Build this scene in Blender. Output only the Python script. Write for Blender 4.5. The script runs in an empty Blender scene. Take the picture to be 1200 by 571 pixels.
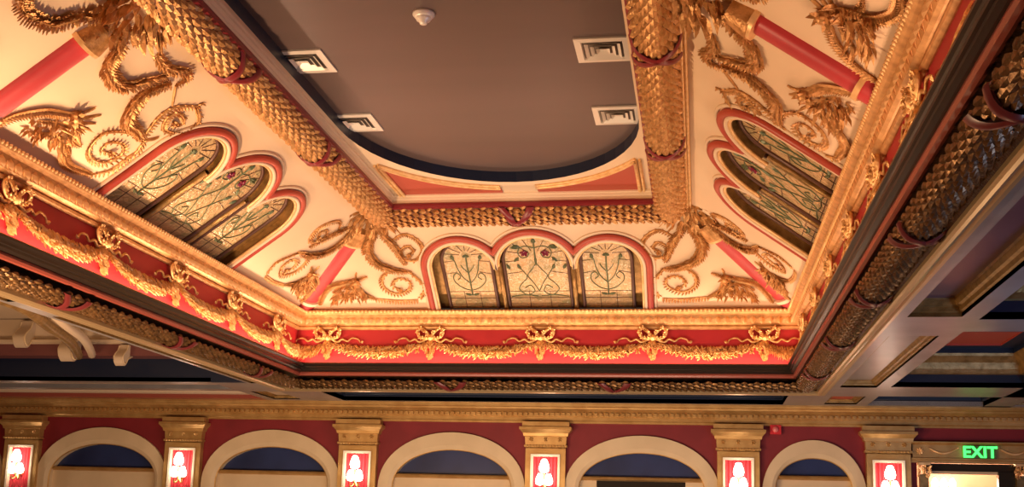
import bpy, math, random
from mathutils import Vector, Matrix
random.seed(7)
PI = math.pi
EYE = 1.6            # camera height above the floor; h below is height above the eye
C = bpy.context.scene.collection
CX, CY, DY = -2.0, 6.75, 3.68      # centre of the long rectangular dome and how much longer than wide it is

# ------------------------------------------------------------------ materials
def mat(name, col, rough=0.5, metal=0.0, col2=None, scale=8.0, bump=0.0, bscale=40.0, spec=0.5, emit=None, estr=0.0, stretch=None):
    m = bpy.data.materials.new(name); m.use_nodes = True
    nt = m.node_tree; b = nt.nodes['Principled BSDF']
    b.inputs['Roughness'].default_value = rough
    b.inputs['Metallic'].default_value = metal
    b.inputs['Specular IOR Level'].default_value = spec
    b.inputs['Base Color'].default_value = (*col, 1)
    tc = nt.nodes.new('ShaderNodeTexCoord')
    src = tc.outputs['Object']
    if stretch:
        mp = nt.nodes.new('ShaderNodeMapping'); mp.inputs['Scale'].default_value = stretch
        nt.links.new(src, mp.inputs['Vector']); src = mp.outputs['Vector']
    if col2:
        n = nt.nodes.new('ShaderNodeTexNoise'); n.inputs['Scale'].default_value = scale; n.inputs['Detail'].default_value = 4
        r = nt.nodes.new('ShaderNodeValToRGB')
        r.color_ramp.elements[0].position = .38; r.color_ramp.elements[1].position = .64
        r.color_ramp.elements[0].color = (*col, 1); r.color_ramp.elements[1].color = (*col2, 1)
        nt.links.new(src, n.inputs['Vector']); nt.links.new(n.outputs['Fac'], r.inputs['Fac'])
        nt.links.new(r.outputs['Color'], b.inputs['Base Color'])
    if bump:
        n2 = nt.nodes.new('ShaderNodeTexNoise'); n2.inputs['Scale'].default_value = bscale; n2.inputs['Detail'].default_value = 3
        bp = nt.nodes.new('ShaderNodeBump'); bp.inputs['Strength'].default_value = bump; bp.inputs['Distance'].default_value = .02
        nt.links.new(src, n2.inputs['Vector']); nt.links.new(n2.outputs['Fac'], bp.inputs['Height'])
        nt.links.new(bp.outputs['Normal'], b.inputs['Normal'])
    if emit:
        b.inputs['Emission Color'].default_value = (*emit, 1); b.inputs['Emission Strength'].default_value = estr
    return m
GOLD = mat('gold leaf paint', (.70, .385, .15), .42, .45, (.42, .20, .06), 16, .3, 60)
GOLDB = mat('bright leaf gold', (.88, .56, .24), .40, .45, (.62, .34, .11), 18, .3, 60)
GOLDC = mat('red brown shade under leaves', (.26, .085, .035), .5, .3, (.15, .05, .02), 14)  # red-brown shadow between the leaves, put into the core colour
GOLDF = mat('bright gold moulding', (.93, .62, .31), .42, .3, (.80, .48, .19), 14)
GOLDM = mat('gold cornice ground with shade', (.70, .40, .16), .42, .4, (.50, .26, .09), 12)  # darker than the relief: shade between its leaves is in the colour
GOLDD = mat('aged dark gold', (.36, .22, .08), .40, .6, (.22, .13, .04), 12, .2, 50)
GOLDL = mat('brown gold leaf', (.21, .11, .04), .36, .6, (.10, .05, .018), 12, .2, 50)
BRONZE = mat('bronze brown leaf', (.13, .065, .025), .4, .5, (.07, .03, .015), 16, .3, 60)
GOLDW = mat('wall gold paint', (.62, .38, .14), .42, .5, (.50, .28, .09), 6)
CREAM = mat('cream plaster', (.82, .63, .43), .75, 0, (.78, .585, .39), 1.3, .04, 30)
CREAMF = mat('cream frame paint', (.80, .63, .44), .5, 0)
CREAMA = mat('arch cream paint', (.74, .57, .36), .5, 0, (.68, .52, .32), 3)
RED = mat('red frieze paint', (.52, .028, .035), .5, 0, (.47, .022, .03), 2)
REDW = mat('red wall paint', (.235, .013, .021), .6, 0, (.20, .010, .017), 3)
REDRIB = mat('rose red rib paint', (.50, .048, .06), .42, 0, (.44, .04, .05), 2.5)
REDF = mat('terracotta red frame', (.45, .07, .042), .42, 0)
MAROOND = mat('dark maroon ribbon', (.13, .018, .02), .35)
MAROON = mat('maroon ribbon', (.22, .02, .026), .35, 0)
REDBR = mat('red brown moulding', (.30, .07, .05), .3, 0)
BLACK = mat('black glossy moulding', (.022, .016, .013), .28, 0)
NAVY = mat('navy paint', (.007, .014, .038), .4, 0)
CEIL = mat('dusky blue brown ceiling paint', (.118, .082, .077), .36, 0, (.106, .075, .070), .8, 0, stretch=(.4, 2.5, 1))
SILVER = mat('silver grey paint', (.33, .31, .32), .32, .35, (.27, .25, .26), 3)
MAUVE = mat('coffer paint with purple light', (.16, .075, .10), .3, .1, (.13, .055, .08), 1.5)  # silver panel with its purple reflections put into the base colour
PURPLE = mat('plum brown lintel paint', (.16, .055, .055), .45, 0)
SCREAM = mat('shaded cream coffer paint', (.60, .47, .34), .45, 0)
BEAD = mat('burnished bead', (.55, .40, .22), .3, .6)
METAL = mat('vent white metal', (.78, .72, .64), .35, .1)
DARKM = mat('vent dark slot', (.16, .13, .11), .6)
LEAD = mat('green lead came', (.10, .13, .06), .4, .2)
LEADD = mat('dark came', (.10, .045, .03), .4, .2)
PETAL = mat('dark red glass petal', (.20, .02, .05), .2)
DARKG = mat('green leaf glass', (.05, .12, .06), .2)
NAVYG = mat('lunette blue glass', (.026, .042, .135), .3, 0, (.018, .028, .09), 2)
CURT = mat('pleated red panel cloth', (.50, .03, .05), .7)
BRASS = mat('brass sconce', (.75, .5, .2), .3, .9)
GLOW = mat('lit frosted shade', (1, .9, .8), .4, emit=(1, .80, .60), estr=10)
GREEN = mat('lit green letter', (.05, .6, .1), .4, emit=(.05, 1, .12), estr=2.6)
SIGNP = mat('exit sign plate', (.10, .16, .05), .3)
WHITEP = mat('white painted frame', (.86, .78, .62), .4)
ALARM = mat('red alarm casing', (.62, .03, .04), .35)
FLOORM = mat('patterned carpet', (.12, .02, .025), .95, 0, (.16, .08, .03), 3)
PEACH = mat('peach foyer wall', (.85, .50, .32), .7)
DGLASS = mat('dark door glass', (.03, .025, .02), .15)

def glass_mat():
    m = bpy.data.materials.new('textured art glass'); m.use_nodes = True
    nt = m.node_tree; b = nt.nodes['Principled BSDF']
    tc = nt.nodes.new('ShaderNodeTexCoord')
    v = nt.nodes.new('ShaderNodeTexVoronoi'); v.inputs['Scale'].default_value = 9
    r = nt.nodes.new('ShaderNodeValToRGB')
    e = r.color_ramp.elements
    e[0].position = 0; e[0].color = (.58, .40, .20, 1); e[1].position = 1; e[1].color = (.32, .30, .15, 1)
    k = e.new(.5); k.color = (.62, .42, .22, 1)
    nt.links.new(tc.outputs['Object'], v.inputs['Vector']); nt.links.new(v.outputs['Color'], r.inputs['Fac'])
    nt.links.new(r.outputs['Color'], b.inputs['Base Color'])
    n = nt.nodes.new('ShaderNodeTexNoise'); n.inputs['Scale'].default_value = 22; n.inputs['Detail'].default_value = 3
    bp = nt.nodes.new('ShaderNodeBump'); bp.inputs['Strength'].default_value = .8; bp.inputs['Distance'].default_value = .035
    nt.links.new(tc.outputs['Object'], n.inputs['Vector']); nt.links.new(n.outputs['Fac'], bp.inputs['Height'])
    nt.links.new(bp.outputs['Normal'], b.inputs['Normal'])
    b.inputs['Roughness'].default_value = .12; b.inputs['Specular IOR Level'].default_value = 1.0
    b.inputs['Metallic'].default_value = .0
    return m
ARTG = glass_mat()

# ------------------------------------------------------------------ mesh collector
class MB:
    def __init__(s): s.v = []; s.f = []; s.sm = []
    def add(s, vs, fs, smooth=False):
        n = len(s.v); s.v += [tuple(p) for p in vs]
        for f in fs: s.f.append(tuple(i + n for i in f)); s.sm.append(smooth)
    def box(s, x0, x1, y0, y1, z0, z1):
        P = [(x, y, z) for z in (z0, z1) for y in (y0, y1) for x in (x0, x1)]
        s.add(P, [(0, 2, 3, 1), (4, 5, 7, 6), (0, 1, 5, 4), (2, 6, 7, 3), (0, 4, 6, 2), (1, 3, 7, 5)])
    def loft(s, rows, closed_u=False, closed_v=False, smooth=False):
        nu, nv = len(rows), len(rows[0]); P = [p for r in rows for p in r]; F = []
        for i in range(nu if closed_u else nu - 1):
            for j in range(nv if closed_v else nv - 1):
                a, b = i, (i + 1) % nu; c, d = j, (j + 1) % nv
                F.append((a * nv + c, a * nv + d, b * nv + d, b * nv + c))
        s.add(P, F, smooth)
    def tube(s, path, r, segs=6, up=Vector((0, 0, 1)), flat=1.0, cap=True):
        path = [Vector(p) for p in path]; rows = []; n = len(path)
        rr = r if isinstance(r, (list, tuple)) else [r] * n
        for i, p in enumerate(path):
            t = path[min(i + 1, n - 1)] - path[max(i - 1, 0)]
            if t.length < 1e-9: t = Vector((1, 0, 0))
            t.normalize(); a = t.cross(up)
            if a.length < 1e-4: a = t.cross(Vector((0, 1, .01)))
            a.normalize(); b = a.cross(t)
            rows.append([p + a * math.cos(q) * rr[i] + b * math.sin(q) * rr[i] * flat for q in [2 * PI * k / segs for k in range(segs)]])
        s.loft(rows, closed_v=True, smooth=True)
        if cap:
            m = len(s.v) - n * segs
            s.f.append(tuple(range(m, m + segs))); s.sm.append(False)
            s.f.append(tuple(reversed(range(m + (n - 1) * segs, m + n * segs)))); s.sm.append(False)
    def lathe(s, o, prof, segs=16, axis='z'):
        rows = []
        for r, z in prof:
            row = []
            for k in range(segs):
                a = 2 * PI * k / segs
                q = (r * math.cos(a), r * math.sin(a), z) if axis == 'z' else (r * math.cos(a), z, r * math.sin(a))
                row.append(Vector(o) + Vector(q))
            rows.append(row)
        s.loft(rows, closed_v=True, smooth=True)
    def leaf(s, b, d, n, L, W, lift=.25, curl=.15):
        """a raised pointed leaf: base b, direction d, surface normal n"""
        b = Vector(b); d = Vector(d).normalized(); n = Vector(n).normalized(); a = d.cross(n).normalized()
        P = [b, b + d * L * .35 + a * W * .5, b + d * L * .75 + a * W * .36 + n * L * lift * .6, b + d * L + n * L * (lift + curl),
             b + d * L * .75 - a * W * .36 + n * L * lift * .6, b + d * L * .35 - a * W * .5, b + d * L * .4 + n * (W * .38 + L * lift * .35),
             b + d * L * .75 + n * (W * .26 + L * lift)]
        s.add(P, [(0, 1, 6), (1, 2, 7, 6), (2, 3, 7), (3, 4, 7), (4, 5, 6, 7), (5, 0, 6)])
    def scale(s, b, d, n, L, W, H):
        """a plump rounded leaf scale whose lifted tip stands clear of the surface"""
        b = Vector(b); d = Vector(d).normalized(); n = Vector(n).normalized(); a = d.cross(n).normalized()
        P = [b, b + d * L * .45 + a * W * .5 + n * H * .35, b + d * L * .8 + a * W * .36 + n * H * .8, b + d * L + n * H, b + d * L * .8 - a * W * .36 + n * H * .8,
             b + d * L * .45 - a * W * .5 + n * H * .35, b + d * L * .5 + n * H * .95, b + d * L * .8 + n * H * 1.25, b + d * L * .62 - n * .01]
        s.add(P, [(0, 1, 6), (1, 2, 7, 6), (2, 3, 7), (3, 4, 7), (4, 5, 6, 7), (5, 0, 6), (2, 1, 8), (3, 2, 8), (4, 3, 8), (5, 4, 8)])
    def build(s, name, m, parent=None, kind=None, label=None, cat=None, group=None, raise_eye=True):
        z = EYE if raise_eye else 0
        o0 = Vector((0, 0, 0))
        if parent is None and raise_eye:
            xs = [p[0] for p in s.v]; ys = [p[1] for p in s.v]; zs = [p[2] for p in s.v]
            o0 = Vector(((min(xs) + max(xs)) / 2, (min(ys) + max(ys)) / 2, min(zs)))
        elif parent is not None and raise_eye:
            o0 = Vector(parent['_o'])
        me = bpy.data.meshes.new(name)
        me.from_pydata([(p[0] - o0.x, p[1] - o0.y, p[2] - o0.z) for p in s.v], [], s.f)
        me.materials.append(m); me.polygons.foreach_set('use_smooth', s.sm); me.update()
        ob = bpy.data.objects.new(name, me); C.objects.link(ob)
        if parent is not None: ob.parent = parent; ob['_o'] = tuple(o0)
        elif raise_eye: ob.location = o0 + Vector((0, 0, EYE)); ob['_o'] = tuple(o0)
        if raise_eye is False: ob['_o'] = (0, 0, 0)
        tag(ob, label, cat, group, kind)
        return ob
def tag(o, label=None, cat=None, group=None, kind=None):
    if label: o['label'] = label
    if cat: o['category'] = cat
    if group: o['group'] = group
    if kind: o['kind'] = kind
    return o
def thing(name, label, cat, loc=(0, 0, 0), group=None):
    """loc in (x, y, height above eye)"""
    e = bpy.data.objects.new(name, None); C.objects.link(e); e.empty_display_size = .1
    e.location = (loc[0], loc[1], loc[2] + EYE); e['_o'] = tuple(loc)
    return tag(e, label, cat, group)
def copy_tree(o, parent=None):
    c = o.copy(); C.objects.link(c); c.parent = parent
    for ch in list(o.children): copy_tree(ch, c)
    return c
def catmull(pts, k=6):
    P = [Vector(p) for p in pts]; P = [P[0] * 2 - P[1]] + P + [P[-1] * 2 - P[-2]]; out = []
    for i in range(1, len(P) - 2):
        for j in range(k):
            t = j / k; a, b, c, d = P[i - 1:i + 3]
            out.append(.5 * ((2 * b) + (c - a) * t + (2 * a - 5 * b + 4 * c - d) * t * t + (3 * b - a - 3 * c + d) * t ** 3))
    out.append(P[-2]); return out
def resample(path, step):
    out = [path[0]]; acc = 0
    for a, b in zip(path, path[1:]):
        L = (b - a).length; t = step - acc
        while t <= L and L > 0: out.append(a.lerp(b, t / L)); t += step
        acc = (acc + L) % step
    return out

# ------------------------------------------------------------------ dome frames
W0, H0, W1, H1 = 1.84, 3.66, 3.11, 2.75
SL = math.hypot(W1 - W0, H0 - H1); CS, SN = (W1 - W0) / SL, (H0 - H1) / SL
def frame(side, u):
    """slope frame: x along the wall (so that x points right when seen from the room's middle for 'R' along +Y), y downslope, z into the room"""
    if side == 'B': o = (CX + u, CY + DY + W0, H0); X = (-1, 0, 0); Y = (0, CS, -SN); Z = (0, -SN, -CS)
    if side == 'L': o = (CX - W0, u, H0); X = (0, -1, 0); Y = (-CS, 0, -SN); Z = (SN, 0, -CS)
    if side == 'R': o = (CX + W0, u, H0); X = (0, 1, 0); Y = (CS, 0, -SN); Z = (-SN, 0, -CS)
    M = Matrix((X, Y, Z)).transposed().to_4x4(); M.translation = Vector((o[0], o[1], o[2] + EYE))
    return M
def place(o, side, u, mirror=False):
    M = frame(side, u)
    if mirror: M = M @ Matrix.Diagonal((-1, 1, 1, 1))
    o.matrix_world = M; o.matrix_basis = M
def rect(w, h, extra=0):
    return [Vector((CX - w, CY - DY - w - extra, h)), Vector((CX - w, CY + DY + w, h)), Vector((CX + w, CY + DY + w, h)), Vector((CX + w, CY - DY - w - extra, h))]
def ring(prof):
    b = MB(); b.loft([rect(w, h) for w, h in prof], closed_v=True); return b

# ------------------------------------------------------------------ structure: room shell
b = MB(); b.box(-13.6, 7.6, -3.2, 15.6, -1.8, -1.6); b.build('floor', FLOORM, kind='structure', label='dark red patterned floor of the hall', cat='floor')
b = MB(); b.box(-13.6, -13.4, -3.2, 15.6, -1.6, 3); b.build('wall_left', REDW, kind='structure', label='red side wall far to the left', cat='wall')
b = MB(); b.box(7.4, 7.6, -3.2, 15.6, -1.6, 3); b.build('wall_right', REDW, kind='structure', label='red side wall far to the right', cat='wall')
b = MB(); b.box(-13.4, 7.4, -3.2, -3.0, -1.6, 3); b.build('wall_front', REDW, kind='structure', label='red wall behind the viewer', cat='wall')

# arches of the back wall: centre, outer half width, inner half width, outer top, inner top, sill
YW = 15.4
ARCH = [(-11.45, 1.06, .865, 1.31, 1.07, .70), (-8.80, 1.06, .865, 1.31, 1.07, .70), (-6.14, 1.06, .865, 1.31, 1.07, .70), (-3.465, 1.06, .865, 1.31, 1.07, .70),
        (-.80, 1.06, .865, 1.30, 1.07, .715), (1.495, .68, .505, 1.275, 1.04, .78)]
HB = .50   # height where the outer arch curve springs
def arch_curve(cx, a, top, base, n=32):
    return [(cx - a * math.cos(PI * k / n), base + (top - base) * math.sin(PI * k / n) ** .92) for k in range(n + 1)]
b = MB(); x = -13.4
for cx, ao, ai, to, ti, sill in ARCH:
    b.box(x, cx - ao + .03, YW, YW + .2, -1.6, 1.6)
    pts = arch_curve(cx, ao - .03, to - .03, HB)
    for p, q in zip(pts, pts[1:]):
        b.add([(p[0], YW, p[1]), (q[0], YW, q[1]), (q[0], YW, 1.6), (p[0], YW, 1.6)], [(0, 1, 2, 3)])
    x = cx + ao - .03
b.box(x, 2.82, YW, YW + .2, -1.6, 1.6); b.box(2.82, 4.75, YW, YW + .2, 1.22, 1.6); b.box(4.75, 7.4, YW, YW + .2, -1.6, 1.6)
b.build('wall_back', REDW, kind='structure', label='red back wall with a row of arches', cat='wall')

# entablature along the back wall, with dentils as its surface pattern
prof = [(.0, 1.46), (.04, 1.46), (.04, 1.485), (.055, 1.50), (.055, 1.545), (.075, 1.55), (.075, 1.60), (.10, 1.605), (.16, 1.63), (.19, 1.645), (.20, 1.665), (.235, 1.675), (.25, 1.70), (.25, 1.72), (0, 1.72)]
b = MB(); b.loft([[(-13.4, YW - d, h), (7.4, YW - d, h)] for d, h in prof])
xx = -13.3
while xx < 7.3:
    b.box(xx, xx + .042, YW - .115, YW - .07, 1.56, 1.60); xx += .075
b.build('trim_1', GOLDW, kind='structure', label='gold dentilled entablature above the red back wall', cat='cornice')

# ------------------------------------------------------------------ dome: dark ceiling, frame, slopes
def stadium(grow=0.0, n=24):
    a, e, s = 1.44 + grow, 1.76 + grow, 3.05; P = []
    for k in range(n + 1):
        t = PI * k / n; P.append((CX - a * math.cos(t), CY + s + e * math.sin(t)))
    for k in range(n + 1):
        t = PI * k / n; P.append((CX + a * math.cos(t), CY - s - e * math.sin(t)))
    return P
st = stadium(); b = MB()
b.add([(x, y, 3.87) for x, y in stadium(.06)], [tuple(range(len(st)))])
b.build('ceiling', CEIL, kind='structure', label='dark plain ceiling panel inside the oval opening', cat='ceiling')
b = MB(); b.loft([[Vector((x, y, h)) for x, y in st] for h in (3.75, 3.88)], closed_v=True)
b.build('trim_2', NAVY, kind='structure', label='navy inner edge of the oval ceiling opening', cat='ceiling edge')
# cream soffit between the oval and the rectangular frame
def onrect(x, y, w, l):
    dx, dy = x - CX, y - CY; 
    t = min(w / abs(dx) if abs(dx) > 1e-6 else 1e9, l / abs(dy) if abs(dy) > 1e-6 else 1e9)
    return (CX + dx * t, CY + dy * t)
b = MB(); outer = []
n = 24
for i, (x, y) in enumerate(st):
    t = PI * (i % (n + 1)) / n; s = 1 if i <= n else -1
    # outer points: go up the sides then along the end
    if t < PI * .25: q = (CX - s * 1.52, CY + s * (3.05 + 2.17 * math.tan(t) ))
    elif t > PI * .75: q = (CX + s * 1.52, CY + s * (3.05 + 2.17 * math.tan(PI - t)))
    else: q = (CX - s * 1.52 / math.tan(t), CY + s * 5.22)
    outer.append(q)
b.loft([[Vector((x, y, 3.75)) for x, y in st], [Vector((x, y, 3.75)) for x, y in outer]], closed_v=True)
b.build('ceiling', CREAMF, kind='structure', label='cream ceiling border around the oval opening', cat='ceiling')
b = ring([(1.475, 3.75), (1.475, 3.725), (1.49, 3.72), (1.495, 3.69), (1.505, 3.685), (1.505, 3.64)])
b.build('trim_3', CREAMF, kind='structure', label='cream stepped frame around the ceiling panel', cat='frame')
b = ring([(1.50, 3.645), (1.485, 3.635), (1.48, 3.61), (1.485, 3.585), (1.51, 3.575), (1.54, 3.59)])
b.build('trim_4', MAROON, kind='structure', label='dark red bead around the ceiling frame', cat='bead')

# the cream slopes
from mathutils.geometry import tessellate_polygon
def arc3(g, base=1.66):
    """outline of the three-arched opening, grown by g"""
    A = [(-.90, .45 + g, .90), (0, .50 + g, .86), (.90, .45 + g, .90)]
    P = [(-.90 - .45 - g, base)]
    for i, (c, r, vs) in enumerate(A):
        for k in range(25):
            a = PI - PI * k / 24; x, y = c + r * math.cos(a), vs - r * math.sin(a)
            ok = all((x - c2) ** 2 + (y - v2) ** 2 >= r2 * r2 - 1e-6 for j, (c2, r2, v2) in enumerate(A) if j != i)
            if ok: P.append((x, y))
        if i < 2:
            c2, r2, v2 = A[i + 1]; dx, dy = c2 - c, v2 - vs; dd = math.hypot(dx, dy); aa = (r * r - r2 * r2 + dd * dd) / (2 * dd)
            if dd < r + r2:
                hh = math.sqrt(max(0, r * r - aa * aa)); P.append((c + dx * aa / dd + dy * hh / dd, vs + dy * aa / dd - dx * hh / dd))
            else: P.append((c + r + (dd - r - r2) / 2, .88))
    P.append((.90 + .45 + g, base)); return P
VT, VB = -.20, SL + .27
wlabs = {'L': 'cream sloping side of the ceiling dome on the left', 'B': 'cream sloping far side of the ceiling dome, facing the viewer', 'R': 'cream sloping side of the ceiling dome on the right'}
for sd, uc in (('L', 9.83), ('B', .02), ('R', 9.80)):
    M = frame(sd, uc if sd != 'B' else uc); Mi = M.inverted()
    ends = []
    for v in (VT, VB):
        w, h = W0 + CS * v, H0 - SN * v
        if sd == 'B': e2 = [(CX - w, CY + DY + w, h), (CX + w, CY + DY + w, h)]
        elif sd == 'L': e2 = [(CX - w, CY + DY + w, h), (CX - w, CY - DY - w, h)]
        else: e2 = [(CX + w, CY - DY - w, h), (CX + w, CY + DY + w, h)]
        ends.append([Mi @ (Vector(q) + Vector((0, 0, EYE))) for q in e2])
    outer = [ends[0][0], ends[0][1], ends[1][1], ends[1][0]]
    hole = [Vector((x, y, 0)) for x, y in arc3(-.02)]
    outer = [Vector((p.x, p.y, 0)) for p in outer]
    tri = tessellate_polygon([outer, hole]); allp = outer + hole
    b = MB(); b.add([tuple((M @ p) - Vector((0, 0, EYE))) for p in allp], [tuple(t) for t in tri])
    b.build('ceiling', CREAM, kind='structure', label=wlabs[sd], cat='ceiling slope')
b = MB(); b.add([*rect(W0 - .16, H0 + .16 * SN / CS)[3:], rect(W0 - .16, H0 + .16 * SN / CS)[0], rect(W1 + .22, H1 - .22 * SN / CS)[0], rect(W1 + .22, H1 - .22 * SN / CS)[3]], [(0, 1, 2, 3)])
b.build('ceiling', CREAM, kind='structure', label='cream sloping side of the ceiling dome behind the viewer', cat='ceiling slope')
# gold edging strip between roll and right / left slope
for sx in (1,):
    b = MB(); X = CX + sx * 1.885
    b.tube([(X, 1.3, 3.60), (X, CY + DY + 1.8, 3.60)], .018, 6); b.tube([(X - sx * .03, 1.3, 3.575), (X - sx * .03, CY + DY + 1.8, 3.575)], .016, 6)
    b.build('trim_%d' % (5 if sx < 0 else 6), GOLDF, kind='structure', label='thin gold bead beside the %s leaf roll' % ('left' if sx < 0 else 'right'), cat='bead')

# upper gold cornice: profile + egg pattern
prof = [(3.33, 2.50), (3.19, 2.47), (3.165, 2.485), (3.16, 2.505), (3.175, 2.52), (3.15, 2.53), (3.125, 2.545), (3.11, 2.585), (3.105, 2.62), (3.10, 2.64), (3.075, 2.65), (3.06, 2.665), (3.05, 2.685), (3.055, 2.705), (3.085, 2.715), (3.36, 2.715)]
b = ring(prof); cornice = b.build('trim_7', GOLDM, kind='structure', label='gold egg and dart cornice around the foot of the dome', cat='cornice'); b = MB()
def sides(step, y0=2.2):
    """points along left, back, right walls: (kind, pos, inward dir, along dir)"""
    w = 3.1; out = []
    y = y0
    while y < CY + DY + w - .05: out.append(('L', y)); out.append(('R', y)); y += step
    x = CX - w + .06
    while x < CX + w - .03: out.append(('B', x)); x += step
    return out
def wp(k, s, w, h):
    return Vector((CX - w, s, h)) if k == 'L' else Vector((CX + w, s, h)) if k == 'R' else Vector((s, CY + DY + w, h))
NIN = {'L': Vector((1, 0, 0)), 'R': Vector((-1, 0, 0)), 'B': Vector((0, -1, 0))}
AL = {'L': Vector((0, 1, 0)), 'R': Vector((0, 1, 0)), 'B': Vector((1, 0, 0))}
for k, s in sides(.105):
    n = (NIN[k] + Vector((0, 0, -.25))).normalized()
    b.leaf(wp(k, s, 3.112, 2.64), (0, 0, -1), n, .11, .08, .22, .1)
    b.leaf(wp(k, s, 3.125, 2.545), AL[k] * .6 + Vector((0, 0, 1)), n, .085, .03, .12, .1)
    b.leaf(wp(k, s, 3.125, 2.545), AL[k] * -.6 + Vector((0, 0, 1)), n, .085, .03, .12, .1)
for k, s in sides(.05):
    b.leaf(wp(k, s, 3.058, 2.668), (0, 0, 1), NIN[k], .04, .04, .3, 0)
b.build('relief', GOLDF, cornice)

# red frieze walls
b = ring([(3.20, 2.50), (3.20, 1.98)]); b.build('trim_8', RED, kind='structure', label='red frieze band below the gold cornice', cat='frieze')
b = ring([(3.21, 1.985), (3.12, 1.985), (3.05, 1.985)]); b.build('trim_9', RED, kind='structure', label='narrow ledge at the foot of the red frieze', cat='ledge')
b = ring([(3.055, 1.98), (3.055, 2.012), (3.035, 2.022), (3.02, 2.01), (3.02, 1.995), (3.035, 1.985), (3.045, 1.975), (3.045, 1.955), (3.06, 1.95), (3.06, 1.93), (3.085, 1.915), (3.105, 1.91)])
b.build('trim_10', BLACK, kind='structure', label='black stepped moulding around the opening', cat='moulding')
b = ring([(3.105, 1.915), (3.095, 1.905), (3.09, 1.885), (3.10, 1.865), (3.125, 1.86), (3.15, 1.875)])
b.build('trim_11', REDBR, kind='structure', label='red brown bead under the black moulding', cat='bead')
b = ring([(3.12, 1.88), (3.26, 1.86), (3.42, 1.74)]); b.build('trim_12', BRONZE, kind='structure', label='brown backing behind the lower leaf roll', cat='backing')
b = ring([(3.395, 1.745), (3.395, 1.715), (3.41, 1.70), (3.43, 1.695), (3.45, 1.70), (3.455, 1.712), (3.475, 1.70), (3.50, 1.70), (3.505, 1.73)])
b.build('trim_13', BEAD, kind='structure', label='burnished gold bead outside the lower leaf roll', cat='bead')

# ------------------------------------------------------------------ leaf rolls
def leaf_roll(side, w, h, r, a0, a1, cols, s0, s1, step, m, base_m, name, label, group, ribbons, rib_m, L=.09):
    """roll along a side; angles measured from straight down towards the room side (negative) and wall side (positive)"""
    mid = (s0 + s1) / 2
    o = wp(side, mid, w, h)
    t = thing(name, label, 'leaf moulding', tuple(o), group)
    al, ni = AL[side], NIN[side]
    def pt(s, a, rr):
        return wp(side, s, w, h) - ni * math.sin(a) * rr * -1 * -1 + Vector((0, 0, -1)) * math.cos(a) * rr
    def nr(a): return (-ni * math.sin(a) + Vector((0, 0, -math.cos(a)))).normalized()
    b = MB(); seg = 12; rows = []
    for k in range(seg + 1):
        a = a0 + (a1 - a0) * k / seg; rows.append([pt(s0, a, r * .86), pt(s1, a, r * .86)])
    b.loft(rows, smooth=True); b.build('core', base_m, t)
    b = MB(); s = s0; i = 0
    while s < s1:
        for c in range(cols + (i % 2)):
            f = (c + (0 if i % 2 else .5)) / cols
            a = a0 + (a1 - a0) * min(1, max(0, f)); n = nr(a)
            j = random.uniform(-.12, .12); side_v = al.cross(n).normalized()
            b.scale(pt(s, a, r * .86), al + side_v * j, n, L * random.uniform(.9, 1.1), (a1 - a0) * r / cols * .96, r * (.19 if h > 3 else .13))
        s += step; i += 1
    b.build('leaves', m, t)
    for s in ribbons:
        b = MB()
        for q in (-1, 1):
            P = []
            for k in range(15):
                f = k / 14; a = a0 + (a1 - a0) * f; P.append((pt(s + q * (f - .5) * .34 + .02 * math.sin(f * 9), a, r * 1.07), nr(a)))
            rows = [[p + al * .045 * e + n * .018 * (1 - abs(e)) for e in (-1, -.4, .4, 1)] for p, n in P]
            b.loft(rows, smooth=True)
            rows = [[p + al * .045 * e - n * .012 for e in (-1, 1)] for p, n in P]; b.loft(rows)
        b.build('ribbon', rib_m, t)
    return t
D2 = PI / 180
leaf_roll('L', 1.675, 3.60, .175, -80 * D2, 85 * D2, 8, 1.9, 12.08, .078, GOLD, GOLDC, 'leaf_roll', 'gold leaf roll with maroon ribbons down the left edge of the ceiling panel', 'upper leaf rolls', [3.6, 5.7, 7.80, 9.85], MAROON)
leaf_roll('R', 1.675, 3.60, .175, -80 * D2, 85 * D2, 8, 1.9, 12.08, .078, GOLD, GOLDC, 'leaf_roll', 'wide gold leaf roll with maroon ribbons down the right edge of the ceiling panel', 'upper leaf rolls', [3.6, 5.7, 7.80, 9.95], MAROON)
leaf_roll('B', 1.675, 3.60, .175, -80 * D2, 85 * D2, 8, CX - 1.66, CX + 1.66, .078, GOLD, GOLDC, 'leaf_roll', 'short gold leaf roll with one ribbon V above the far stained glass window', 'upper leaf rolls', [CX - .06], MAROON)
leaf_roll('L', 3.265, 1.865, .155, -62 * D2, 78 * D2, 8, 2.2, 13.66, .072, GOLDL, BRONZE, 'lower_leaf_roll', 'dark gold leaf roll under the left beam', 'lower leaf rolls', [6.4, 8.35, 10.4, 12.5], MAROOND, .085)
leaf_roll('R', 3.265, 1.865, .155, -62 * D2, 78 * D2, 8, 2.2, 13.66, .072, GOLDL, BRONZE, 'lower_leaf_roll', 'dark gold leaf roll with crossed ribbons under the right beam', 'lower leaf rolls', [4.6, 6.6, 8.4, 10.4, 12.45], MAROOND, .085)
leaf_roll('B', 3.265, 1.865, .155, -62 * D2, 78 * D2, 8, CX - 3.2, CX + 3.2, .072, GOLDL, BRONZE, 'lower_leaf_roll', 'dark gold leaf roll along the far beam below the red frieze', 'lower leaf rolls', [-3.12, -1.05], MAROOND, .085)

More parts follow.
